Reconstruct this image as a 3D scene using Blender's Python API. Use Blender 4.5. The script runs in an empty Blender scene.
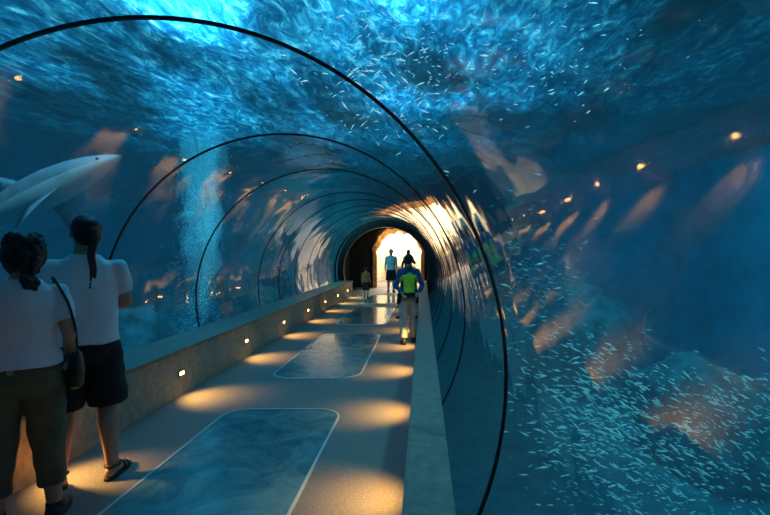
import bpy, bmesh, math, random
from mathutils import Vector, Matrix, noise
random.seed(7)
sc = bpy.context.scene
try:
    sc.view_settings.view_transform = 'Standard'
    sc.view_settings.look = 'None'
except Exception: pass
F=430.0
CH=1.56
def pix(x,y,D):
    return Vector(((x-423)/F*D, D, CH-(y-253)/F*D))
# ---------------- materials ----------------
def newmat(name):
    m=bpy.data.materials.new(name); m.use_nodes=True
    nt=m.node_tree; nt.nodes.clear()
    o=nt.nodes.new('ShaderNodeOutputMaterial')
    return m,nt,o
def nosample(m):
    try: m.cycles.emission_sampling='NONE'
    except Exception: pass
    return m
def pmat(name,col,rough=.7,metal=0,emis=None,es=0,noise_s=0,noise_a=.25,bump=0,bscale=40):
    m,nt,o=newmat(name)
    p=nt.nodes.new('ShaderNodeBsdfPrincipled')
    p.inputs['Roughness'].default_value=rough
    p.inputs['Metallic'].default_value=metal
    p.inputs['Base Color'].default_value=(*col,1)
    tc=nt.nodes.new('ShaderNodeTexCoord')
    if noise_s:
        n=nt.nodes.new('ShaderNodeTexNoise'); n.inputs['Scale'].default_value=noise_s; n.inputs['Detail'].default_value=5
        r=nt.nodes.new('ShaderNodeValToRGB')
        a=1-noise_a; b=1+noise_a
        r.color_ramp.elements[0].position=.3; r.color_ramp.elements[1].position=.7
        r.color_ramp.elements[0].color=(col[0]*a,col[1]*a,col[2]*a,1)
        r.color_ramp.elements[1].color=(min(1,col[0]*b),min(1,col[1]*b),min(1,col[2]*b),1)
        nt.links.new(tc.outputs['Object'],n.inputs['Vector'])
        nt.links.new(n.outputs['Fac'],r.inputs['Fac']); nt.links.new(r.outputs['Color'],p.inputs['Base Color'])
    if bump:
        n2=nt.nodes.new('ShaderNodeTexNoise'); n2.inputs['Scale'].default_value=bscale; n2.inputs['Detail'].default_value=4
        bp=nt.nodes.new('ShaderNodeBump'); bp.inputs['Strength'].default_value=bump; bp.inputs['Distance'].default_value=.02
        nt.links.new(tc.outputs['Object'],n2.inputs['Vector'])
        nt.links.new(n2.outputs['Fac'],bp.inputs['Height']); nt.links.new(bp.outputs['Normal'],p.inputs['Normal'])
    if emis:
        p.inputs['Emission Color'].default_value=(*emis,1); p.inputs['Emission Strength'].default_value=es
        nosample(m)
    nt.links.new(p.outputs[0],o.inputs[0])
    return m

def link(ob):
    sc.collection.objects.link(ob); return ob
def mkobj(name,v,f,mat=None,parent=None,smooth=False):
    me=bpy.data.meshes.new(name); me.from_pydata([tuple(a) for a in v],[],f); me.update()
    ob=link(bpy.data.objects.new(name,me))
    if mat: me.materials.append(mat)
    if smooth:
        for p in me.polygons: p.use_smooth=True
    if parent: ob.parent=parent
    return ob
def empty(name,loc=(0,0,0),rz=0):
    e=link(bpy.data.objects.new(name,None)); e.location=loc; e.rotation_euler=(0,0,rz); e.empty_display_size=.1
    return e
def box(name,x0,x1,y0,y1,z0,z1,mat,parent=None,bev=0):
    v=[(x,y,z) for z in (z0,z1) for y in (y0,y1) for x in (x0,x1)]
    f=[(0,2,3,1),(4,5,7,6),(0,1,5,4),(2,6,7,3),(0,4,6,2),(1,3,7,5)]
    ob=mkobj(name,v,f,mat,parent)
    if bev:
        b=ob.modifiers.new('b','BEVEL'); b.width=bev; b.segments=3
    return ob

# geometry constants
CX,CZ,R=-1.4,.93,1.83
Y0,Y1=-4.0,16.5
WS=4.6   # water surface
TB=-2.6
XL,XR=-9.5,9.5

# ---------------- acrylic tunnel ----------------
m_acr,nt,o=newmat('acrylic_glass')
g=nt.nodes.new('ShaderNodeNewGeometry'); d=nt.nodes.new('ShaderNodeVectorMath'); d.operation='DOT_PRODUCT'
nt.links.new(g.outputs['Incoming'],d.inputs[0]); nt.links.new(g.outputs['Normal'],d.inputs[1])
ab=nt.nodes.new('ShaderNodeMath'); ab.operation='ABSOLUTE'; nt.links.new(d.outputs['Value'],ab.inputs[0])
s1=nt.nodes.new('ShaderNodeMath'); s1.operation='SUBTRACT'; s1.inputs[0].default_value=1; nt.links.new(ab.outputs[0],s1.inputs[1])
pw=nt.nodes.new('ShaderNodeMath'); pw.operation='POWER'; pw.inputs[1].default_value=3.8; nt.links.new(s1.outputs[0],pw.inputs[0])
mu=nt.nodes.new('ShaderNodeMath'); mu.operation='MULTIPLY_ADD'; mu.inputs[1].default_value=.82; mu.inputs[2].default_value=.085; mu.use_clamp=True
nt.links.new(pw.outputs[0],mu.inputs[0])
tr=nt.nodes.new('ShaderNodeBsdfTransparent'); tr.inputs[0].default_value=(.95,.98,1,1)
gl=nt.nodes.new('ShaderNodeBsdfGlossy'); gl.inputs['Roughness'].default_value=.04; gl.inputs['Color'].default_value=(.97,.98,1,1)
tc=nt.nodes.new('ShaderNodeTexCoord'); n=nt.nodes.new('ShaderNodeTexNoise'); n.inputs['Scale'].default_value=1.4; n.inputs['Detail'].default_value=1.8
bp=nt.nodes.new('ShaderNodeBump'); bp.inputs['Strength'].default_value=.34; bp.inputs['Distance'].default_value=.06
nt.links.new(tc.outputs['Object'],n.inputs['Vector']); nt.links.new(n.outputs['Fac'],bp.inputs['Height']); nt.links.new(bp.outputs['Normal'],gl.inputs['Normal'])
mx=nt.nodes.new('ShaderNodeMixShader'); nt.links.new(mu.outputs[0],mx.inputs[0]); nt.links.new(tr.outputs[0],mx.inputs[1]); nt.links.new(gl.outputs[0],mx.inputs[2])
nt.links.new(mx.outputs[0],o.inputs[0])

NS=128
a_lo=math.asin((-.02-CZ)/(R))
def ringpts(r,n,a0=0,a1=2*math.pi,closed=True):
    k=n if closed else n+1
    return [(CX+r*math.cos(a0+(a1-a0)*i/n), CZ+r*math.sin(a0+(a1-a0)*i/n)) for i in range(k)]
pts=ringpts(R-.012,NS,a_lo,math.pi-a_lo,False)
v=[];f=[]
ys=[Y0+.02+i*(Y1-.08-Y0)/20 for i in range(21)]
for y in ys:
    for p in pts: v.append((p[0],y,p[1]))
K=len(pts)
for j in range(20):
    for i in range(K-1):
        f.append((j*K+i,j*K+i+1,(j+1)*K+i+1,(j+1)*K+i))
mkobj('acrylic_tunnel',v,f,m_acr,smooth=True)

# ---------------- water volume ----------------
def volmat(name,acol,aden,ecol,estr):
    m,nt,o=newmat(name)
    tr=nt.nodes.new('ShaderNodeBsdfTransparent'); nt.links.new(tr.outputs[0],o.inputs['Surface'])
    ve=nt.nodes.new('ShaderNodeEmission'); ve.inputs['Color'].default_value=(*ecol,1); ve.inputs['Strength'].default_value=estr
    if aden>0:
        va=nt.nodes.new('ShaderNodeVolumeAbsorption'); va.inputs['Color'].default_value=(*acol,1); va.inputs['Density'].default_value=aden
        ad=nt.nodes.new('ShaderNodeAddShader'); nt.links.new(va.outputs[0],ad.inputs[0]); nt.links.new(ve.outputs[0],ad.inputs[1]); nt.links.new(ad.outputs[0],o.inputs['Volume'])
    else: nt.links.new(ve.outputs[0],o.inputs['Volume'])
    return nosample(m)
m_w=volmat('tank_water_haze',(0,.66,.76),.34,(.08,.60,1),.0085)  # volume emission stands in for blue light scattered in the water
n=96
def boxpt(a):
    c,s=math.cos(a),math.sin(a)
    x0,x1,z0,z1=XL-.1,XR+.1,TB-.1,WS+.3
    t=1e9
    if c>1e-9: t=min(t,(x1-CX)/c)
    if c<-1e-9: t=min(t,(x0-CX)/c)
    if s>1e-9: t=min(t,(z1-CZ)/s)
    if s<-1e-9: t=min(t,(z0-CZ)/s)
    return (CX+c*t,CZ+s*t)
angs=[2*math.pi*i/n for i in range(n)]
for cx_,cz_ in ((XL-.1,TB-.1),(XR+.1,TB-.1),(XR+.1,WS+.3),(XL-.1,WS+.3)):
    a=math.atan2(cz_-CZ,cx_-CX)%(2*math.pi)
    k=min(range(n),key=lambda i:abs(angs[i]-a)); angs[k]=a
inn=[(CX+R*math.cos(a),CZ+R*math.sin(a)) for a in angs]
out=[boxpt(a) for a in angs]
v=[];f=[]
for y in (Y0-.1,Y1-.02):
    v+=[(p[0],y,p[1]) for p in inn]; v+=[(p[0],y,p[1]) for p in out]
for i in range(n):
    j=(i+1)%n
    f.append((i,j,n+j,n+i)); f.append((2*n+i,3*n+i,3*n+j,2*n+j))
    f.append((i,2*n+i,2*n+j,j)); f.append((n+i,n+j,3*n+j,3*n+i))
ob=mkobj('tank_water',v,f,m_w)
bm=bmesh.new(); bm.from_mesh(ob.data); bmesh.ops.recalc_face_normals(bm,faces=bm.faces); bm.to_mesh(ob.data); bm.free()

# ---------------- water surface ----------------
m_s,nt,o=newmat('glowing_ripple_surface')
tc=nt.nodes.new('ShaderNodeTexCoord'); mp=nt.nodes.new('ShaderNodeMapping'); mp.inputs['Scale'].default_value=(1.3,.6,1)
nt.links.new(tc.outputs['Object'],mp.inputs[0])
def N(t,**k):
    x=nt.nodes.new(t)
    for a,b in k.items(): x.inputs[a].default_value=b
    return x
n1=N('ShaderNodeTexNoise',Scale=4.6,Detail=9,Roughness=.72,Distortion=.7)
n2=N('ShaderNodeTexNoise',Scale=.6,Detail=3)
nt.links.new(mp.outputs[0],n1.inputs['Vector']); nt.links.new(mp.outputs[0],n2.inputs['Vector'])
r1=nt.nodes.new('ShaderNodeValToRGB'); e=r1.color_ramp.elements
e[0].position=.34; e[0].color=(.004,.05,.12,1); e[1].position=.71; e[1].color=(.95,1.0,1,1)  # sunlit ripples painted into the emission colour
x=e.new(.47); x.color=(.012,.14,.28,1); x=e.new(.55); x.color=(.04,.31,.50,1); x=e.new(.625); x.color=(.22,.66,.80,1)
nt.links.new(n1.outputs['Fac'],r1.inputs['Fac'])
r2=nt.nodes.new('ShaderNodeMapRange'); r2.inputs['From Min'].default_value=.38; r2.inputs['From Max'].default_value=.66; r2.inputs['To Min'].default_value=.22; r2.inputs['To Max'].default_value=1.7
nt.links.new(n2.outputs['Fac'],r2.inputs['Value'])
def glare_patch(cx,cy,rx,ry,gain):
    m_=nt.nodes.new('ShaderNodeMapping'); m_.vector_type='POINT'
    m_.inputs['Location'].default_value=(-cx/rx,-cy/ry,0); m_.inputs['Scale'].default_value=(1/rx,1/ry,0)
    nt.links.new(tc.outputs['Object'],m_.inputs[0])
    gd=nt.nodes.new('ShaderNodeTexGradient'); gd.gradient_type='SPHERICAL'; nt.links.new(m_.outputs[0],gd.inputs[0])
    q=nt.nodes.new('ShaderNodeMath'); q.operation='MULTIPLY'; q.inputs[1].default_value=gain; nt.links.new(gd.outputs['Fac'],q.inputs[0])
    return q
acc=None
for b in ((-3.0,4.9,1.1,1.5,14.0),(-2.3,7.5,6.0,8.0,2.6),(1.0,8.6,2.4,1.1,5.0),(-.3,4.8,1.8,3.2,3.2),(-6.5,10.5,2.5,4,.8)):  # skylight glare and reflections painted as brighter patches of surface glow
    q=glare_patch(*b)
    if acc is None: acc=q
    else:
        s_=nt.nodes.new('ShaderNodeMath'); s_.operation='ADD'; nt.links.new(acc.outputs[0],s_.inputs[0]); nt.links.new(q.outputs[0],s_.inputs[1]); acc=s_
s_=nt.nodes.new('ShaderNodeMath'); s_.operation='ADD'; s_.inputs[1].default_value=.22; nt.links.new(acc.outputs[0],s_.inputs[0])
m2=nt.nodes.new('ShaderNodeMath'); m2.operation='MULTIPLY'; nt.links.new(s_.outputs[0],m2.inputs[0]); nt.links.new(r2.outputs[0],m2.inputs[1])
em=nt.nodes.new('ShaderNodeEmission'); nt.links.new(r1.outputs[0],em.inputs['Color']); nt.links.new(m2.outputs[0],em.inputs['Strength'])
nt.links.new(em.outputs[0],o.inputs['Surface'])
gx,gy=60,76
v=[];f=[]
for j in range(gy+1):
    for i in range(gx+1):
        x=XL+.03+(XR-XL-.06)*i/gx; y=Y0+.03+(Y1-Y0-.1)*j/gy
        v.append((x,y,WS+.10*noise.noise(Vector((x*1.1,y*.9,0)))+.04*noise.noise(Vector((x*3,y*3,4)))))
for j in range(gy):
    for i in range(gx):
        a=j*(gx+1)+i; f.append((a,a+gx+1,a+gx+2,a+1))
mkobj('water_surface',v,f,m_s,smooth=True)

# ---------------- tank shell ----------------
m_tw=pmat('tank_wall_paint',(.10,.36,.48),.9,noise_s=.8,noise_a=.45,bump=.3,bscale=3)
m_sand=pmat('tank_sand',(.28,.38,.40),.95,noise_s=2,noise_a=.4,bump=.5,bscale=5)
m_rock=pmat('reef_rock_stone',(.13,.20,.22),.95,noise_s=3,noise_a=.6,bump=.8,bscale=6)
box('wall_left',XL-.05,XL,Y0,Y1,TB,WS+.2,m_tw)
box('wall_right',XR,XR+.05,Y0,Y1,TB,WS+.2,m_tw)
box('wall_back',XL,XR,Y0-.05,Y0,TB,WS+.2,m_tw)
box('tank_floor',XL,XR,Y0,Y1,TB-.05,TB,m_sand)
m_dark=pmat('dark_painted_wall',(.012,.02,.03),.6,noise_s=4)
NN=64; v=[];f=[]
oa=[2*math.pi*i/NN for i in range(NN)]
for yy in (Y1-.03,Y1+.10):
    for a in oa: v.append((CX+1.72*math.cos(a),yy,CZ+1.72*math.sin(a)))
    for a in oa:
        p=boxpt(a); v.append((p[0],yy,p[1]))
for i in range(NN):
    j=(i+1)%NN
    f+= [(i,j,NN+j,NN+i),(2*NN+i,3*NN+i,3*NN+j,2*NN+j),(i,2*NN+i,2*NN+j,j)]
mkobj('wall_end',v,f,m_tw)

# ---------------- ribs ----------------
m_rib=pmat('black_gasket',(.012,.014,.018),.3)
RIB=[-1.95,.05,2.17,4.3,6.1,8.4,9.6,10.8,12.0,13.2,14.4]
def ribobj(name,y,w,r0,r1,mat,a0=None):
    if a0 is None: a0=a_lo
    n=96; v=[];f=[]
    for i in range(n+1):
        a=a0+(math.pi-2*a0)*i/n
        c,s=math.cos(a),math.sin(a)
        for (rr,yy) in ((r0,y-w/2),(r1,y-w/2),(r1,y+w/2),(r0,y+w/2)):
            v.append((CX+rr*c,yy,CZ+rr*s))
    for i in range(n):
        for k in range(4):
            kk=(k+1)%4
            f.append((i*4+k,i*4+kk,(i+1)*4+kk,(i+1)*4+k))
    f+=[(0,1,2,3),(n*4+3,n*4+2,n*4+1,n*4)]
    return mkobj(name,v,f,mat)
for y in RIB: ribobj('tunnel_rib',y,.016,R-(.020 if y<3 else .019),R-.002,m_rib)
ribobj('tunnel_portal_ring',16.3,.18,1.60,R-.004,m_rib)
ribobj('tunnel_portal_ring',15.6,.05,1.75,R-.004,m_rib)

# ---------------- floor, ledges ----------------
m_fl=pmat('grey_blue_walkway',(.19,.175,.16),.6,noise_s=60,noise_a=.25,bump=.15,bscale=150)
hx=math.sqrt((R-.015)**2-CZ**2)
box('floor',CX-hx+.01,CX+hx-.02,Y0+.05,19.4,-.12,0,m_fl)
m_led=pmat('ledge_concrete',(.34,.33,.24),.6,noise_s=14,noise_a=.22,bump=.15,bscale=60)
m_ledt=pmat('ledge_top_green',(.18,.20,.17),.5,noise_s=20,noise_a=.2,bump=.1,bscale=60)
def prism(name,prof,y0,y1,mat,parent=None,bev=0):
    n=len(prof); v=[(p[0],y0,p[1]) for p in prof]+[(p[0],y1,p[1]) for p in prof]
    f=[tuple(range(n))[::-1],tuple(range(n,2*n))]
    for i in range(n):
        j=(i+1)%n; f.append((i,j,n+j,n+i))
    return mkobj(name,v,f,mat,parent)
def circ_x(z,side,r=R-.035): return CX+side*math.sqrt(max(0,r*r-(z-CZ)**2))
LZ=.52
pl=[(-2.65,0),(-2.65,LZ-.04)]+[(circ_x(z,-1),z) for z in (LZ-.04,.4,.3,.2,.1,0)]
eL=empty('ledge_left')
prism('ledge_body',pl,Y0+.05,16.15,m_led,eL)
prism('ledge_cap',[(-2.63,LZ-.04),(-2.63,LZ-.006),(-2.645,LZ),(circ_x(LZ,-1),LZ),(circ_x(LZ-.04,-1),LZ-.04)],Y0+.05,16.15,m_ledt,eL)
eR=empty('ledge_right')
prism('ledge_body',[(-.06,0),(-.075,LZ-.04),(.13,LZ-.04),(.13,0)],Y0+.05,16.15,m_led,eR)
prism('ledge_cap',[(-.085,LZ-.04),(-.085,LZ-.006),(-.07,LZ),(.13,LZ),(.13,LZ-.04)],Y0+.05,16.15,m_ledt,eR)

# floor windows
m_fw,nt,o=newmat('floor_window_glass')
p=nt.nodes.new('ShaderNodeBsdfPrincipled'); p.inputs['Roughness'].default_value=.22; p.inputs['Coat Weight'].default_value=.3
tc=nt.nodes.new('ShaderNodeTexCoord'); nn=nt.nodes.new('ShaderNodeTexNoise'); nn.inputs['Scale'].default_value=2.4; nn.inputs['Detail'].default_value=10; nn.inputs['Distortion'].default_value=1.2; nn.inputs['Roughness'].default_value=.72
rr=nt.nodes.new('ShaderNodeValToRGB'); rr.color_ramp.elements[0].position=.38; rr.color_ramp.elements[1].position=.68
rr.color_ramp.elements[0].color=(.03,.12,.15,1); rr.color_ramp.elements[1].color=(.17,.33,.33,1)
nt.links.new(tc.outputs['Object'],nn.inputs['Vector']); nt.links.new(nn.outputs['Fac'],rr.inputs['Fac']); nt.links.new(rr.outputs[0],p.inputs['Base Color'])
nt.links.new(p.outputs[0],o.inputs[0])
m_trim=pmat('steel_trim',(.55,.62,.6),.35,.2)
def rrect(x0,x1,y0,y1,r,n=8):
    P=[]
    for (cx,cy,a) in ((x1-r,y1-r,0),(x0+r,y1-r,90),(x0+r,y0+r,180),(x1-r,y0+r,270)):
        for i in range(n+1):
            t=math.radians(a+90*i/n); P.append((cx+r*math.cos(t),cy+r*math.sin(t)))
    return P
for (a,b) in ((1.37,4.27),(5.37,8.28),(9.35,12.3),(13.3,15.9)):
    e=empty('floor_window')
    P=rrect(-1.91,-.81,a,b,.22)
    n=len(P)
    mkobj('glass',[(q[0],q[1],.006) for q in P],[tuple(range(n))],m_fw,e)
    Q=rrect(-1.93,-.79,a-.02,b+.02,.24)
    v=[(q[0],q[1],.010) for q in P]+[(q[0],q[1],.010) for q in Q]+[(q[0],q[1],.0) for q in Q]
    f=[]
    for i in range(n):
        j=(i+1)%n; f+=[(i,n+i,n+j,j),(n+i,2*n+i,2*n+j,n+j)]
    mkobj('frame',v,f,m_trim,e)

# ledge lamps
m_lens=pmat('lamp_lens',(1,.8,.5),.4,emis=(1,.45,.10),es=32)
m_hous=pmat('lamp_housing',(.05,.05,.05),.4,.6)
def ledge_lamp(x,y,side,energy):
    e=empty('ledge_lamp',(x,y,.25))
    box('housing',min(0,side*.02),max(0,side*.02),-.05,.05,-.028,.028,m_hous,e,.006)
    box('lens',min(side*.02,side*.024),max(side*.02,side*.024),-.035,.035,-.016,.016,m_lens,e)
    l=bpy.data.lights.new('bulb','SPOT'); l.energy=energy; l.color=(1,.52,.11); l.spot_size=math.radians(92); l.spot_blend=1; l.shadow_soft_size=.03
    lo=link(bpy.data.objects.new('bulb',l)); lo.parent=e; lo.location=(side*.08,0,.14)
    dv=Vector((side*.24,0,-.38)).normalized()
    lo.rotation_euler=dv.to_track_quat('-Z','Y').to_euler()
yl=1.25
while yl<16: ledge_lamp(-2.65,yl,1,42); yl+=1.72
yr=1.25
while yr<16: ledge_lamp(-.068,yr,-1,40); yr+=1.48

# ---------------- far corridor and lit archway ----------------
box('corridor_wall_left',-3.4,-3.3,16.62,19.4,-.1,3.05,m_dark)
box('corridor_wall_right',.5,.6,16.62,19.4,-.1,3.05,m_dark)
box('ceiling',-3.4,.6,16.62,19.4,3.1,3.2,m_dark)
m_cream=pmat('cream_plaster',(.90,.70,.44),.8,noise_s=3,noise_a=.3,bump=.4,bscale=8)
YA=19.5
px=-1.1; hw=1.0
op=[]
for i in range(41):
    a=math.pi*i/40
    op.append((px+hw*math.cos(a)*(1+.05*math.sin(9*a)),1.45+1.05*math.sin(a)*(1+.06*math.sin(13*a))))
op=[(px+hw,0)]+op+[(px-hw,0)]
ou=[(.6,0)]
for i in range(41):
    a=math.pi*i/40
    c,s=math.cos(a),math.sin(a)
    t=min((1.7 if c>0 else 2.3)/max(abs(c),1e-6),(1.75)/max(abs(s),1e-6))
    ou.append((px+c*t,1.45+s*t))
ou+=[(-3.4,0)]
def ringwall(name,A,B,y0,y1,mat):
    n=len(A); v=[(p[0],y0,p[1]) for p in A]+[(p[0],y0,p[1]) for p in B]+[(p[0],y1,p[1]) for p in A]+[(p[0],y1,p[1]) for p in B]
    f=[]
    for i in range(n-1):
        j=i+1
        f+=[(i,j,n+j,n+i),(2*n+i,3*n+i,3*n+j,2*n+j),(i,2*n+i,2*n+j,j),(n+i,n+j,3*n+j,3*n+i)]
    return mkobj(name,v,f,mat)
ringwall('wall_archway',op,ou,YA,YA+.2,m_dark)
fr=[(px+(q[0]-px)*1.16,.0+q[1]*1.09) for q in op]
ringwall('trim_archway',op,fr,YA-.08,YA-.005,pmat('ochre_arch_moulding',(.75,.42,.14),.7,noise_s=9,noise_a=.5,bump=.6,bscale=12))
box('lobby_wall_back',-4.95,2.45,24,24.1,0,3.15,m_cream)
box('lobby_wall_left',-5.1,-5,19.75,24,0,3.15,m_cream)
box('lobby_wall_right',2.5,2.6,19.75,24,0,3.15,m_cream)
box('lobby_floor',-5,2.5,19.45,24,-.12,0,pmat('lobby_carpet',(.22,.18,.15),.8,noise_s=20))
box('lobby_ceiling',-5,2.5,19.75,24,3.2,3.3,m_cream)
m_disp=pmat('dark_display',(.08,.06,.05),.6,noise_s=5)
e=empty('display_case')
box('base',-1.9,-.4,23.2,23.8,0,.8,m_disp,e,.03); box('top',-1.8,-.5,23.3,23.7,.8,1.5,m_cream,e,.05)
def arealight(name,loc,size,energy,col,rot=(0,0,0)):
    l=bpy.data.lights.new(name,'AREA'); l.size=size; l.energy=energy; l.color=col
    o=link(bpy.data.objects.new(name,l)); o.location=loc; o.rotation_euler=rot; return o
arealight('lobby_ceiling_light',(-1.2,22.2,3.15),2.4,430,(1,.90,.76))
for xx,zz in ((-2.4,2.7),(.1,2.7)):
    l=bpy.data.lights.new('corridor_light','SPOT'); l.energy=90; l.color=(1,.62,.26); l.spot_size=1.3; l.spot_blend=.6; l.shadow_soft_size=.06
    o2=link(bpy.data.objects.new('corridor_light',l)); o2.location=(xx,18.3,zz)
    o2.rotation_euler=Vector((-1.1-xx,1.1,-.9)).to_track_quat('-Z','Y').to_euler()

# unseen spots added to brighten tank walls, fish, shark and light shaft
def spot(name,loc,tgt,en,col,size=1.6,r=.15,blend=.9):
    l=bpy.data.lights.new(name,'SPOT'); l.energy=en; l.color=col; l.spot_size=size; l.spot_blend=blend; l.shadow_soft_size=r
    o=link(bpy.data.objects.new(name,l)); o.location=loc; o.rotation_euler=(Vector(tgt)-Vector(loc)).to_track_quat('-Z','Y').to_euler(); return o
TEAL=(.5,1,.80)
spot('added_tank_fill',(4.2,3.0,4.3),(9.5,7,.5),1700,TEAL,2.5)
spot('added_tank_fill',(3.6,9.0,4.3),(9,12,0.5),1900,TEAL,2.5)
spot('added_tank_fill',(1.5,1.0,4.3),(2.0,4.0,0),520,(.7,.95,1),1.7)
spot('added_tank_fill',(-3.3,3.2,4.3),(-4.4,4.9,2.3),130,(.9,.95,1),1.6)
spot('added_tank_fill',(-4.2,6.5,4.4),(-4.7,9,1.0),700,(.6,.95,1),1.0)
spot('added_tank_fill',(-4.0,12,4.3),(-4.0,16.4,1.0),700,TEAL,2.2)

# ---------------- reef rocks ----------------
def rock(name,loc,s,seed):
    bm=bmesh.new(); bmesh.ops.create_icosphere(bm,subdivisions=4,radius=1)
    for v_ in bm.verts:
        p=v_.co.copy(); q=p*1.3+Vector((seed,seed*2,0))
        v_.co=p*(1+.35*noise.noise(q)+.18*noise.noise(q*2.7)+.07*noise.noise(q*7))
        v_.co=Vector((v_.co.x*s[0],v_.co.y*s[1],v_.co.z*s[2]))
    me=bpy.data.meshes.new(name); bm.to_mesh(me); bm.free(); me.materials.append(m_rock)
    for p in me.polygons: p.use_smooth=True
    ob=link(bpy.data.objects.new(name,me)); ob.location=loc; return ob
for (x,y,z,sx,sy,sz,sd) in ((-6.3,8,-1.2,1.3,1.8,1.7,3),(-7,11.5,-1.0,1.6,2.0,2.2,8),(-5.2,13.6,-1.5,1.3,1.6,1.8,15),(-7.6,4.5,-1.4,1.2,1.6,1.6,21),(4.8,13,-1.3,1.5,1.8,1.9,33),(5.6,8.5,-1.7,1.1,1.6,1.2,41),(3.0,14.6,-1.2,1.3,1.2,2.0,52)):
    rock('reef_rock',(x,y,z),(sx,sy,sz),sd)

# ---------------- fish ----------------
def fish_geo(V,Fc,pos,dirv,L,up=Vector((0,0,1))):
    d_=dirv.normalized(); s_=d_.cross(up).normalized(); u=s_.cross(d_)
    b=len(V)
    prof=[(0.5,.01,.01),(.36,.04,.055),(.12,.05,.08),(-.18,.035,.055),(-.38,.012,.02)]
    n=6
    for (t,w,h) in prof:
        for k in range(n):
            a=2*math.pi*k/n
            V.append(pos+d_*(t*L)+s_*(w*L*math.cos(a))+u*(h*L*math.sin(a)))
    for r_ in range(4):
        for k in range(n):
            kk=(k+1)%n
            Fc.append((b+r_*n+k,b+r_*n+kk,b+(r_+1)*n+kk,b+(r_+1)*n+k))
    Fc.append(tuple(b+k for k in range(n))); 
    c=len(V)
    V+= [pos+d_*(-.36*L),pos+d_*(-.5*L)+u*(.10*L),pos+d_*(-.45*L),pos+d_*(-.5*L)-u*(.10*L)]
    Fc+=[(c,c+1,c+2),(c,c+2,c+3)]
    c=len(V)
    V+= [pos+d_*(.12*L)+u*(.075*L),pos+d_*(-.02*L)+u*(.12*L),pos+d_*(-.12*L)+u*(.06*L)]
    Fc.append((c,c+1,c+2))
def outside(p,m=.15):
    return (p.x-CX)**2+(p.z-CZ)**2>(R+m)**2 and TB+.2<p.z<WS-.2 and XL+.2<p.x<XR-.2
m_fish=pmat('glowing_silver_fish_skin',(.55,.85,.85),.3,.3,emis=(.22,.8,.82),es=.32)  # slight emission stands in for light on the fish
m_fish2=pmat('glint_fish_skin',(.8,.95,.95),.3,.3,emis=(.7,.95,1),es=1.2)  # stronger emission stands in for glints on the fish
V=[];Fc=[]
cnt=0
while cnt<1500:
    D=random.uniform(2.4,5.2)
    q=random.random()
    if q<.5: px_=random.gauss(595,42); py_=random.gauss(408,42)+ (px_-600)*.15
    elif q<.85: px_=random.gauss(680,60); py_=random.gauss(470,40)
    else: px_=random.gauss(735,40); py_=random.gauss(405,22)
    if py_<318+.05*abs(px_-600) : continue
    if px_<505: continue
    p=pix(px_,py_,D)
    if not outside(p): continue
    ang=random.gauss(0,.25)
    d_=Vector((.85,.30+random.gauss(0,.2),-.30+ang*.8-(px_-600)*.001))
    if random.random()<.2: d_=Vector((-.6,.5,.35+ang))
    fish_geo(V,Fc,p,d_,random.uniform(.04,.08)); cnt+=1
cnt=0
while cnt<240:
    D=random.uniform(4.0,9)
    p=pix(random.gauss(530,28),random.gauss(278,34),D)
    if not outside(p): continue
    fish_geo(V,Fc,p,Vector((.8,random.gauss(0,.4),random.gauss(-.1,.3))),random.uniform(.05,.10)); cnt+=1
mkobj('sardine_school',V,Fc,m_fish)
V=[];Fc=[];cnt=0
while cnt<360:
    D=random.uniform(2.8,6.5)
    p=pix(random.gauss(392,38),random.gauss(65,50),D)
    if not outside(p) : continue
    fish_geo(V,Fc,p,Vector((.6,random.gauss(.3,.5),random.gauss(.1,.5))),random.uniform(.025,.08)); cnt+=1
cnt=0
while cnt<110:
    D=random.uniform(3.2,6)
    p=pix(random.gauss(540,55),random.gauss(58,30),D)
    if not outside(p) : continue
    fish_geo(V,Fc,p,Vector((.8,random.gauss(.3,.5),random.gauss(.2,.3))),random.uniform(.025,.07)); cnt+=1
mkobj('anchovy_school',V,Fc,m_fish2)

# light shaft shaped as glowing column volumes with self-lit fine bubbles
m_bub=pmat('glowing_air_bubbles',(.5,.85,1),.3,emis=(.05,.50,.75),es=.45)  # emission stands in for light falling on the bubbles
V=[];Fc=[]
for i in range(8000):
    t=random.random()
    z=-.2+t*4.5
    w=.18+.08*t
    x=-4.62+random.gauss(0,w)*(.6+.4*random.random())+.22*noise.noise(Vector((0,0,z*1.1))); y=9+random.gauss(0,.35)
    if noise.noise(Vector((x*3,y,z*1.2)))<-.08: continue
    r_=random.uniform(.003,.008)
    b=len(V)
    for dv in ((1,0,0),(-1,0,0),(0,1,0),(0,-1,0),(0,0,1.5),(0,0,-1.5)): V.append((x+dv[0]*r_,y+dv[1]*r_,z+dv[2]*r_))
    for q in ((0,2,4),(2,1,4),(1,3,4),(3,0,4),(2,0,5),(1,2,5),(3,1,5),(0,3,5)): Fc.append(tuple(b+k for k in q))
pl_=empty('light_shaft_plume')
mkobj('fine_bubbles',V,Fc,m_bub,pl_)
m_shaft=volmat('light_shaft_glow',(0,0,0),0,(.12,.62,.85),.55)  # emissive volume stands in for a shaft of light
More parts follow.
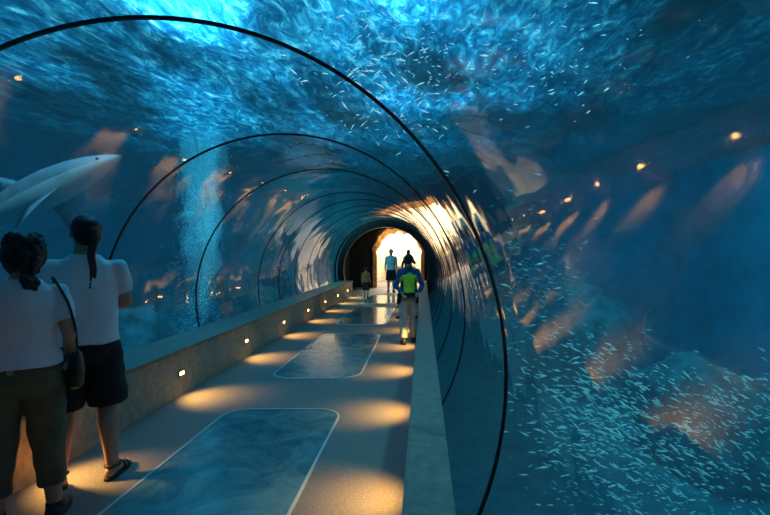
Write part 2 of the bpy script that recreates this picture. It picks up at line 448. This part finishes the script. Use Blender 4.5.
for (dx,dy,rx,ph) in ((0,0,.42,0),(.05,.2,.28,2),(-.14,-.2,.18,4),(.18,.1,.13,7),(-.02,0,.12,9),(.1,-.1,.09,12)):
    v=[];f=[]
    n=24;mm=48
    for j in range(mm+1):
        t=j/mm; z=-.2+4.7*t
        rr_=rx*(.6+.45*t)*(1+.55*noise.noise(Vector((ph,0,z*1.9))))*min(1,(1-t)*8+.02)*min(1,t*2.2+.02)
        ox=-4.62+dx+.24*noise.noise(Vector((ph*.6,0,z*1.1)))+.05*math.sin(z*3+ph)
        for i in range(n):
            a=2*math.pi*i/n; k_=1+.4*noise.noise(Vector((math.cos(a)*1.5+ph,math.sin(a)*1.5,z*2.2)))
            v.append((ox+rr_*k_*math.cos(a),9+dy+rr_*k_*math.sin(a),z))
    for j in range(mm):
        for i in range(n):
            k=(i+1)%n; f.append((j*n+i,j*n+k,(j+1)*n+k,(j+1)*n+i))
    f.append(tuple(range(n))[::-1]); f.append(tuple(mm*n+i for i in range(n)))
    mkobj('light_shaft_column',v,f,m_shaft,pl_,True)

# ---------------- sharks ----------------
m_shk=pmat('shark_skin_grey',(.34,.42,.48),.45,noise_s=6,noise_a=.2)
m_shb=pmat('shark_belly_white',(.75,.82,.84),.5)
def shark(name,nose,tail,bend=.0,belly_thr=-.15,fat=1.0):
    nose=Vector(nose); tail=Vector(tail); L=(nose-tail).length
    d_=(nose-tail).normalized(); s_=d_.cross(Vector((0,0,1))).normalized(); u=s_.cross(d_)
    prof=[(0,.004,.004,0),(.02,.022,.014,.002),(.06,.045,.03,.004),(.12,.065,.052,.004),(.2,.078,.07,.002),(.3,.082,.082,0),(.4,.078,.08,0),(.5,.064,.066,.003),(.6,.048,.05,.008),(.7,.032,.034,.012),(.78,.02,.022,.016),(.84,.013,.015,.02),(.9,.006,.010,.03)]
    V=[];Fc=[];M=[]
    n=20
    def P(t,sx,uz):
        off=bend*math.sin(t*math.pi*1.6)*L
        return nose-d_*(t*L)+s_*(sx*L*fat+off)+u*(uz*L*fat)
    for (t,w,h,zo) in prof:
        for k in range(n):
            a=2*math.pi*k/n; V.append(P(t,w*math.cos(a),zo+h*math.sin(a)))
    for r_ in range(len(prof)-1):
        for k in range(n):
            kk=(k+1)%n; Fc.append((r_*n+k,r_*n+kk,(r_+1)*n+kk,(r_+1)*n+k))
            M.append(1 if math.sin(2*math.pi*(k+.5)/n)<belly_thr else 0)
    Fc.append(tuple(range(n))); M.append(0)
    def fin(pts,th,m=0):
        b=len(V); n_=len(pts)
        A=[P(*q) for q in pts]
        nr=(A[1]-A[0]).cross(A[2]-A[0]).normalized()
        cen=sum(A,Vector())/n_
        V.extend(A); V.append(cen+nr*th*L); V.append(cen-nr*th*L)
        for i in range(n_):
            j=(i+1)%n_; Fc.append((b+i,b+j,b+n_)); Fc.append((b+j,b+i,b+n_+1)); M.extend([m,m])
    fin([(.40,0,.06),(.43,0,.10),(.48,0,.145),(.505,0,.15),(.50,0,.11),(.51,0,.055)],.006)
    fin([(.68,0,.04),(.71,0,.065),(.735,0,.07),(.73,0,.04)],.004)
    for sg in (1,-1):
        fin([(.24,sg*.060,-.035),(.30,sg*.11,-.08),(.40,sg*.17,-.155),(.43,sg*.175,-.17),(.40,sg*.115,-.09),(.38,sg*.055,-.045)],.006,0)
        fin([(.58,sg*.03,-.03),(.62,sg*.065,-.06),(.65,sg*.07,-.065),(.64,sg*.03,-.035)],.004,1)
    fin([(.84,0,.03),(.90,0,.08),(.98,0,.165),(1.01,0,.19),(1.0,0,.15),(.95,0,.07),(.92,0,.025)],.006)
    fin([(.85,0,.01),(.90,0,.03),(.93,0,.015),(.96,0,-.055),(.94,0,-.07),(.89,0,-.03)],.005)
    ob=mkobj(name,V,Fc,m_shk,smooth=True)
    ob.data.materials.append(m_shb)
    for p_,mm in zip(ob.data.polygons,M): p_.material_index=mm
    me_v=[];me_f=[]
    for sg in (1,-1):
        c=P(.075,sg*.050,.012); b=len(me_v)
        for q in range(6):
            for w in range(8):
                th=math.pi*q/5; ph=2*math.pi*w/8
                me_v.append(c+Vector((math.sin(th)*math.cos(ph),math.sin(th)*math.sin(ph),math.cos(th)))*.007*L)
        for q in range(5):
            for w in range(8):
                me_f.append((b+q*8+w,b+q*8+(w+1)%8,b+(q+1)*8+(w+1)%8,b+(q+1)*8+w))
        for gslot in range(5):
            t=.185+.013*gslot; b=len(me_v)
            me_v+= [P(t,sg*.0785,.010),P(t+.0015,sg*.0785,.010),P(t+.004,sg*.0785,-.018),P(t+.0025,sg*.0785,-.018)]
            me_f.append((b,b+1,b+2,b+3))
    e_=mkobj('eyes_and_gills',me_v,me_f,m_rib); e_.parent=ob
    return ob
shark('shark',pix(122,156,4.9),pix(-105,262,4.6),.02,.05,.95)
shark('shark',pix(192,212,9.5),pix(165,230,10.2),.03)

# ---------------- people ----------------
class MB:
    def __init__(s): s.v=[]; s.f=[]
    def rings(s,R_):
        n=len(R_[0]); b=len(s.v)
        for r in R_: s.v+=r
        for j in range(len(R_)-1):
            for i in range(n):
                k=(i+1)%n; s.f.append((b+j*n+i,b+j*n+k,b+(j+1)*n+k,b+(j+1)*n+i))
        s.f.append(tuple(b+i for i in range(n))[::-1]); e=b+(len(R_)-1)*n; s.f.append(tuple(e+i for i in range(n)))
    def torso(s,L,n=28):
        s.rings([[Vector((c[3]+c[1]*math.copysign(abs(math.cos(2*math.pi*i/n))**.85,math.cos(2*math.pi*i/n)),c[4]+c[2]*math.sin(2*math.pi*i/n),c[0])) for i in range(n)] for c in L])
    def limb(s,P,r,n=16,sub=3,round_=True):
        P=[Vector(p) for p in P]
        Q=[];Rr=[]
        for i in range(len(P)-1):
            p0=P[max(i-1,0)];p1=P[i];p2=P[i+1];p3=P[min(i+2,len(P)-1)]
            for k in range(sub):
                t=k/sub
                lin=p1.lerp(p2,t)
                cat=.5*((2*p1)+(p2-p0)*t+(2*p0-5*p1+4*p2-p3)*t*t+(3*p1-p0-3*p2+p3)*t**3)
                Q.append(lin.lerp(cat,.6)); Rr.append(r[i]+(r[i+1]-r[i])*t)
        Q.append(P[-1]); Rr.append(r[-1])
        R_=[]
        ref=None
        for i,q in enumerate(Q):
            t=(Q[min(i+1,len(Q)-1)]-Q[max(i-1,0)]).normalized()
            if ref is None: ref=t.orthogonal().normalized()
            ref=(ref-t*ref.dot(t)).normalized(); b=t.cross(ref)
            R_.append([q+(ref*math.cos(2*math.pi*k/n)+b*math.sin(2*math.pi*k/n))*Rr[i] for k in range(n)])
        s.rings(R_)
        if round_: s.ell(P[0],(r[0],)*3); s.ell(P[-1],(r[-1],)*3)
    def ell(s,c,r,rot=None,n=16,m=10):
        c=Vector(c); b=len(s.v)
        s.v.append(c+(rot@Vector((0,0,r[2])) if rot else Vector((0,0,r[2]))))
        for j in range(1,m):
            th=math.pi*j/m
            for i in range(n):
                ph=2*math.pi*i/n
                q=Vector((r[0]*math.sin(th)*math.cos(ph),r[1]*math.sin(th)*math.sin(ph),r[2]*math.cos(th)))
                s.v.append(c+(rot@q if rot else q))
        s.v.append(c-(rot@Vector((0,0,r[2])) if rot else Vector((0,0,r[2]))))
        for i in range(n): s.f.append((b,b+1+i,b+1+(i+1)%n))
        for j in range(m-2):
            for i in range(n):
                a=b+1+j*n; s.f.append((a+i,a+n+i,a+n+(i+1)%n,a+(i+1)%n))
        e=len(s.v)-1; a=b+1+(m-2)*n
        for i in range(n): s.f.append((e,a+(i+1)%n,a+i))
    def hand(s,w,d_,nrm,side,k=1.0,curl=.5):
        w=Vector(w); d_=Vector(d_).normalized(); nrm=Vector(nrm); nrm=(nrm-d_*nrm.dot(d_)).normalized(); sd=d_.cross(nrm)*side
        rot=Matrix((sd,d_,nrm)).transposed()
        s.ell(w+d_*.05*k,(.041*k,.055*k,.017*k),rot)
        s.ell(w+d_*.01*k,(.027*k,.03*k,.019*k),rot)
        for i,(o_,L) in enumerate(((.030,.070),(.010,.078),(-.011,.072),(-.030,.056))):
            p=w+d_*(.086*k-(.004*k if i in(0,)else 0)-(.010*k if i==3 else 0))+sd*o_*k
            pts=[p-d_*.02*k,p]; ang=curl*.5
            dd=d_
            for sgm in (.42,.33,.25):
                dd=(d_*math.cos(ang)+nrm*math.sin(ang)); p=p+dd*L*k*sgm; pts.append(p); ang+=curl*1.0
            s.limb(pts,[.0095*k,.0092*k,.0085*k,.008*k,.007*k],n=8,sub=2)
        p=w+d_*.028*k+sd*.030*k
        s.limb([p,p+(d_*.5+sd*.75+nrm*.2).normalized()*.035*k,p+(d_*.75+sd*.6+nrm*.4).normalized()*.062*k],[.014*k,.0115*k,.009*k],n=8,sub=2)
def fin_mesh(M,name,voxel,sm,mat,parent,wr=0,scale=1.0):
    me=bpy.data.meshes.new(name); me.from_pydata([tuple(Vector(a)*scale) for a in M.v],[],M.f); me.update()
    ob=link(bpy.data.objects.new(name,me))
    md=ob.modifiers.new('r','REMESH'); md.mode='VOXEL'; md.voxel_size=voxel; md.use_smooth_shade=True
    md2=ob.modifiers.new('s','SMOOTH'); md2.factor=.5; md2.iterations=sm
    dg=bpy.context.evaluated_depsgraph_get(); nm=bpy.data.meshes.new_from_object(ob.evaluated_get(dg))
    ob.modifiers.clear(); ob.data=nm
    nm.materials.clear(); nm.materials.append(mat)
    if wr:
        ns=[v_.normal.copy() for v_ in nm.vertices]
        for v_,nn_ in zip(nm.vertices,ns):
            c=v_.co; k=noise.noise(Vector((c.x*5+c.z*4,c.y*6,c.z*9-c.x*5+parent.location.x)))+.6*noise.noise(Vector((c.x*13,c.y*13,c.z*5)))
            v_.co=c+nn_*(wr*k)
    for p in nm.polygons: p.use_smooth=True
    ob.parent=parent
    return ob
m_skin=pmat('skin',(.55,.31,.21),.55,noise_s=8,noise_a=.08)
m_hair=pmat('dark_hair',(.012,.008,.007),.45,bump=.6,bscale=60)
m_white=pmat('white_tshirt_cotton',(.84,.84,.84),.85,bump=.25,bscale=14)
m_eye=pmat('eye',(.9,.9,.9),.2)
m_iris=pmat('iris',(.03,.02,.01),.2)
m_lip=pmat('lips',(.42,.15,.12),.5)
def cloth(name,c): return pmat(name,c,.85,noise_s=9,noise_a=.2,bump=.3,bscale=18)
def person(name,loc,rz,H=1.78,arms=None,legs=None,female=False,top=None,top_len=.92,sleeve='short',bottom=None,hem=.45,loose=1.0,shoe=None,sandal=False,hair='short',hairmat=None,voxel=.007,head_turn=0,skin=None,sh=None):
    skin=skin or m_skin; hairmat=hairmat or m_hair
    e=empty(name,loc,rz); k=H/1.78; e.scale=(k,k,k)
    sh=sh or (.160 if female else .178)
    ww=.135 if female else .15; hp=.178 if female else .168
    arms=arms or {}; 
    A={}
    for sg,nm in ((1,'R'),(-1,'L')):
        a=arms.get(nm,((.23*sg,-.02,1.14),(.25*sg,.06,.90)))
        A[nm]=(Vector((sh*sg,0,1.42)),Vector(a[0]),Vector(a[1]),sg)
    Lg={}
    for sg,nm in ((1,'R'),(-1,'L')):
        a=(legs or {}).get(nm,((.10*sg,.02,.50),(.11*sg,-.02,.09),0.15*sg))
        Lg[nm]=(Vector((.088*sg,0,.90)),Vector(a[0]),Vector(a[1]),sg,a[2])
    B=MB()
    B.torso([(.80,.12,.09,0,0),(.86,hp-.01,.112,0,-.005),(.94,hp,.118,0,-.01),(1.02,ww+.015,.105,0,0),(1.10,ww,.098,0,.005),(1.2,ww+.012,.108,0,.005),(1.30,.160,.115,0,.005),(1.38,.165,.108,0,0),(1.44,.140,.088,0,-.005),(1.485,.090,.07,0,-.01),(1.52,.062,.06,0,-.012)])
    B.limb([(0,-.012,1.47),(0,.0,1.60)],[.062,.055],n=16)
    hr=Matrix.Rotation(head_turn,3,'Z'); hc=Vector((0,.012,1.66))
    def hp_(x,y,z): return hc+hr@Vector((x,y,z))
    B.ell(hp_(0,-.012,.022),(.076,.094,.094),hr,20,14)
    B.ell(hp_(0,.022,-.035),(.060,.072,.075),hr,20,14)
    B.ell(hp_(0,.062,-.088),(.026,.024,.022),hr)
    B.limb([hp_(0,.088,.012),hp_(0,.104,-.022)],[.009,.013],n=8)
    B.ell(hp_(0,.094,-.026),(.017,.012,.010),hr)
    B.ell(hp_(0,.083,-.056),(.022,.012,.006),hr); B.ell(hp_(0,.082,-.067),(.018,.012,.006),hr)
    B.ell(hp_(0,.070,.028),(.050,.022,.012),hr)
    for sg in (1,-1):
        B.ell(hp_(sg*.078,-.008,-.01),(.010,.020,.032),hr)
        B.ell(hp_(sg*.072,-.002,-.012),(.012,.014,.022),hr)
    for nm,(s0,el,wr,sg) in A.items():
        B.limb([s0-Vector((sg*.05,0,-.01)),s0,s0.lerp(el,.45),el,el.lerp(wr,.3),wr],[.050,.052,.045,.038,.038,.024])
        d_=(wr-el).normalized()
        nrm=Vector((-sg,.15,0)) if abs(d_.z)>.6 else Vector((0,-1,.2))
        B.hand(wr+d_*.008,d_,nrm,sg,1.0,.35)
    for nm,(h0,kn,an,sg,toe) in Lg.items():
        B.limb([h0,h0.lerp(kn,.5)+Vector((sg*.004,.01,0)),kn,kn.lerp(an,.30)+Vector((0,-.018,0)),kn.lerp(an,.65)+Vector((0,-.01,0)),an],[.092,.078,.056,.064,.048,.037])
        td=Vector((math.sin(toe),math.cos(toe),0))
        rt=Matrix.Rotation(-toe,3,'Z')
        B.ell(an+td*-.022+Vector((0,0,-.045)),(.034,.042,.038),rt)
        B.ell(an+td*.06+Vector((0,0,-.045)),(.036,.085,.034),rt)
        B.ell(an+td*.13+Vector((0,0,-.060)),(.046,.060,.022),rt)
        for ti in range(5):
            B.ell(an+td*(.178-.010*ti)+Vector((td.y,-td.x,0))*(-sg*(.030-.016*ti))+Vector((0,0,-.066)),((.013 if ti==0 else .009),.022,.012),rt,8,6)
    fin_mesh(B,'body',voxel,3,skin,e)
    E=MB()
    for sg in (1,-1): E.ell(hp_(sg*.030,.076,.006),(.0125,.010,.009),hr)
    mkobj('eyes',E.v,E.f,m_eye,e,True)
    E=MB()
    for sg in (1,-1): E.ell(hp_(sg*.030,.0835,.006),(.006,.004,.006),hr,8,6)
    mkobj('irises',E.v,E.f,m_iris,e,True)
    E=MB(); E.ell(hp_(0,.0945,-.061),(.021,.004,.007),hr,10,6); mkobj('mouth',E.v,E.f,m_lip,e,True)
    T=MB(); g_=.016
    T.torso([(top_len,hp+g_+.004,.118+g_+.01,0,-.005),(top_len+.06,hp+g_,.115+g_,0,-.005),(1.08,ww+g_+.018,.105+g_,0,0),(1.2,ww+g_+.016,.112+g_,0,.005),(1.30,.160+g_,.118+g_,0,.005),(1.38,.165+g_,.110+g_,0,0),(1.445,.145+g_,.090+g_,0,-.005),(1.49,.090+g_,.072+g_,0,-.01),(1.515,.066+g_,.062+g_,0,-.012)])
    for nm,(s0,el,wr,sg) in A.items():
        if sleeve=='short':
            T.limb([s0-Vector((sg*.06,0,-.0)),s0+Vector((0,0,-.004)),s0.lerp(el,.35),s0.lerp(el,.66)],[.062,.063,.064,.064],round_=False); T.ell(s0,(.063,.063,.063))
        else:
            T.limb([s0-Vector((sg*.06,0,-.0)),s0+Vector((0,0,-.004)),s0.lerp(el,.45),el,el.lerp(wr,.5),wr-(wr-el)*.05],[.062,.066,.060,.054,.047,.040],round_=False); T.ell(s0,(.066,.066,.066)); T.ell(el,(.053,)*3)
    fin_mesh(T,'shirt',voxel*1.2,3,top,e,.011)
    P_=MB()
    P_.torso([(.80,.15*loose,.112,0,-.005),(.86,hp+.012,.128,0,-.008),(.94,hp+.010,.126,0,-.01),(1.0,ww+.030,.118,0,0)])
    for nm,(h0,kn,an,sg,toe) in Lg.items():
        pts=[h0,h0.lerp(kn,.5)+Vector((sg*.006,.005,0)),kn]; rr_=[.104,.098*loose,.082*loose]
        if hem>=.44:
            t=(.90-hem)/.40; pts=[h0,h0.lerp(kn,t*.5)+Vector((sg*.008,.0,0)),h0.lerp(kn,t)+Vector((sg*.01,0,0))]; rr_=[.104,.103*loose,.098*loose]
        else:
            t=(.5-hem)/.41; pts.append(kn.lerp(an,t*.5)+Vector((0,-.01,0))); pts.append(kn.lerp(an,t)); rr_+= [.076*loose,.068*loose]
        P_.limb(pts,rr_,round_=False); P_.ell(h0,(.103,.11,.103))
    fin_mesh(P_,'trousers' if hem<.44 else 'shorts',voxel*1.2,3,bottom,e,.011)
    S=MB()
    for nm,(h0,kn,an,sg,toe) in Lg.items():
        td=Vector((math.sin(toe),math.cos(toe),0)); rt=Matrix.Rotation(-toe,3,'Z'); base=Vector((an.x,an.y,0))
        sd_=Vector((td.y,-td.x,0))
        def sole(z0,z1,w=.048):
            R_=[]
            for zz in (z0,z1):
                r_=[]
                for i in range(24):
                    a=2*math.pi*i/24; L_=math.sin(a)
                    r_.append(base+td*(.062+.135*L_)+sd_*(w*math.copysign(abs(math.cos(a))**.6,math.cos(a))*(1+.12*L_))+Vector((0,0,zz)))
                R_.append(r_)
            S.rings(R_)
        sole(.0,.020)
        if sandal:
            for tt,rr2,zc in ((.12,.05,.030),(.075,.046,.042)):
                c=base+td*tt+Vector((0,0,zc-.014))
                prev=[]
                for i in range(11):
                    a=math.pi*i/10; prev.append(c+sd_*rr2*math.cos(a)+Vector((0,0,(.030+zc*.55)*math.sin(a))))
                S.limb(prev,[.008]*11,n=8,sub=1)
            prev=[]
            for i in range(17):
                a=2*math.pi*i/16; prev.append(Vector((an.x,an.y,.085))+sd_*.043*math.cos(a)+td*(.046*math.sin(a)))
            S.limb(prev,[.008]*17,n=8,sub=1)
        else:
            S.ell(base+td*-.022+Vector((0,0,.05)),(.044,.052,.052),rt)
            S.ell(base+td*.05+Vector((0,0,.045)),(.045,.10,.048),rt)
            S.ell(base+td*.125+Vector((0,0,.030)),(.053,.070,.034),rt)
            S.limb([an+Vector((0,0,-.02)),an+Vector((0,0,.02))],[.047,.046],round_=False)
    fin_mesh(S,'sandals' if sandal else 'shoes',.005 if voxel<.01 else .008,2,shoe,e)
    Hh=MB()
    Hh.ell(hp_(0,-.022,.030),(.084,.096,.097),hr,20,14)
    Hh.ell(hp_(0,-.045,-.02),(.076,.070,.072),hr)
    if hair=='long':
        Hh.ell(hp_(0,-.055,-.07),(.078,.055,.10),hr)
    if hair=='curly':
        for i in range(130):
            a=random.uniform(math.pi*.92,math.pi*2.08); zz=random.uniform(-.13,.11)
            rr2=.094*math.sqrt(max(.3,1-(zz/.15)**2))
            Hh.ell(hp_(rr2*math.cos(a),-.02+rr2*1.05*math.sin(a),.02+zz),(.018,.018,.021),hr,8,6)
        for i in range(30):
            Hh.ell(hp_(random.gauss(0,.022),-.105+random.gauss(0,.014),-.03-.006*i),(.024-.0002*i,.020,.024),hr,8,6)
    if hair=='braid':
        Hh.ell(hp_(0,-.10,.055),(.045,.042,.04),hr)
        for i in range(17):
            zz=.02-.0235*i; w=.026-.0006*i
            yb=-.118-(.02 if i<6 else .0)+(-.012 if i>5 else 0)
            for sgn in (1,-1):
                Hh.ell(hp_(sgn*.010+.006*math.sin(i*.7),yb,zz-(.011 if sgn>0 else 0)),(w*.7,.019,.018),hr,8,6)
        Hh.ell(hp_(.0,-.13,-.41),(.013,.013,.035),hr,8,6)
    fin_mesh(Hh,'hair',max(.006,voxel*.8),2,hairmat,e,.003)
    return e

m_shorts=cloth('dark_shorts_cloth',(.012,.014,.02)); m_olive=cloth('olive_capri_cloth',(.15,.13,.07))
m_sand_=pmat('sandal_leather',(.02,.015,.012),.6); m_shoe=pmat('shoe_dark',(.03,.02,.018),.6)
man=person('man_with_braid',(-2.31,2.94,0),math.atan2(.60,.80)-.05,1.82,
   arms={'R':((.225,.06,1.17),(.03,.235,1.20)),'L':((-.225,.06,1.16),(-.02,.25,1.14))},
   legs={'R':((.115,.02,.50),(.15,-.03,.09),.45),'L':((-.11,.03,.50),(-.13,.0,.09),-.35)},
   top=m_white,top_len=.93,bottom=m_shorts,hem=.50,loose=1.12,shoe=m_sand_,sandal=True,hair='braid',head_turn=.35)
wom=person('woman_with_handbag',(-2.29,2.46,0),math.atan2(.67,.74)-.05,1.66,female=True,
   arms={'R':((.225,-.06,1.15),(.22,.12,.99)),'L':((-.225,-.03,1.14),(-.21,.16,1.0))},
   legs={'R':((.115,.02,.50),(.15,-.02,.09),.30),'L':((-.11,.03,.50),(-.12,.02,.09),-.3)},
   top=m_white,top_len=.98,bottom=m_olive,hem=.22,loose=1.06,shoe=m_shoe,hair='curly',head_turn=.3)
m_bag=pmat('black_leather',(.02,.015,.013),.4)
Bg=MB()
R_=[]
for zz,a,b in ((.80,.03,.10),(.82,.045,.13),(.90,.05,.135),(1.0,.036,.12),(1.02,.02,.11)):
    R_.append([Vector((.255+a*math.cos(2*math.pi*i/20),.05+b*math.copysign(abs(math.sin(2*math.pi*i/20))**.6,math.sin(2*math.pi*i/20)),zz)) for i in range(20)])
Bg.rings(R_)
Bg.limb([(.265,-.05,1.0),(.25,-.08,1.2),(.215,-.085,1.36),(.145,-.03,1.515),(.14,.04,1.50),(.19,.12,1.36),(.24,.14,1.2),(.265,.14,1.0)],[.009]*8,n=8)
fin_mesh(Bg,'handbag',.006,2,m_bag,wom)

m_jk=cloth('navy_jacket',(.03,.08,.2)); m_gp=cloth('grey_trousers',(.30,.34,.33)); m_yel=cloth('yellow_green_jacket',(.60,.68,.04))
m_lb=cloth('light_blue_shirt',(.45,.6,.8)); m_bk=cloth('black_cloth',(.01,.01,.012)); m_red=cloth('rust_shirt',(.35,.10,.04))
adult=person('adult_carrying_toddler',(-.25,7.45,0),.15,1.55,female=True,arms={'R':((.26,-.10,1.15),(.16,-.26,1.02)),'L':((-.26,-.10,1.15),(-.16,-.26,1.02))},
   legs={'R':((.10,.08,.50),(.11,.06,.09),.1),'L':((-.10,.0,.50),(-.11,-.12,.09),-.1)},
   top=m_jk,sleeve='long',bottom=m_gp,hem=.12,loose=1.1,shoe=m_shoe,hair='short',voxel=.012)
person('toddler',(-.23,7.20,.42),.15,.93,arms={'R':((.25,.12,1.30),(.18,.34,1.42)),'L':((-.25,.12,1.30),(-.18,.34,1.42))},
   legs={'R':((.26,.36,.80),(.30,.50,.45),.3),'L':((-.26,.36,.80),(-.30,.50,.45),-.3)},
   top=m_yel,sleeve='long',bottom=m_bk,hem=.18,loose=1.2,shoe=m_shoe,hair='short',voxel=.012,hairmat=pmat('brown_hair',(.06,.03,.015),.5))
person('visitor',(-1.27,17.1,0),math.pi+.2,1.72,top=m_lb,bottom=m_bk,hem=.5,loose=1.1,shoe=m_shoe,voxel=.014)
person('visitor',(-.62,18.2,0),.3,1.70,female=True,top=m_bk,sleeve='long',bottom=m_bk,hem=.14,shoe=m_shoe,hair='long',voxel=.014,arms={'R':((.30,.02,1.18),(.18,.2,1.28)),'L':((-.26,0,1.15),(-.27,.05,.92))})
person('child_visitor',(-1.98,14.9,0),-.2,1.06,top=m_red,bottom=m_bk,hem=.45,loose=1.1,shoe=m_shoe,voxel=.014)

# ---------------- world, camera ----------------
w=bpy.data.worlds.new('world'); sc.world=w; w.use_nodes=True
w.node_tree.nodes['Background'].inputs[0].default_value=(.01,.04,.08,1); w.node_tree.nodes['Background'].inputs[1].default_value=.2
cam=bpy.data.cameras.new('camera'); co=link(bpy.data.objects.new('camera',cam))
cam.sensor_width=36; cam.lens=36*F/770; cam.shift_x=-38/770; cam.shift_y=-4.5/770; cam.clip_start=.02; cam.clip_end=100
co.location=(0,0,CH); co.rotation_euler=(math.pi/2,0,0)
sc.camera=co
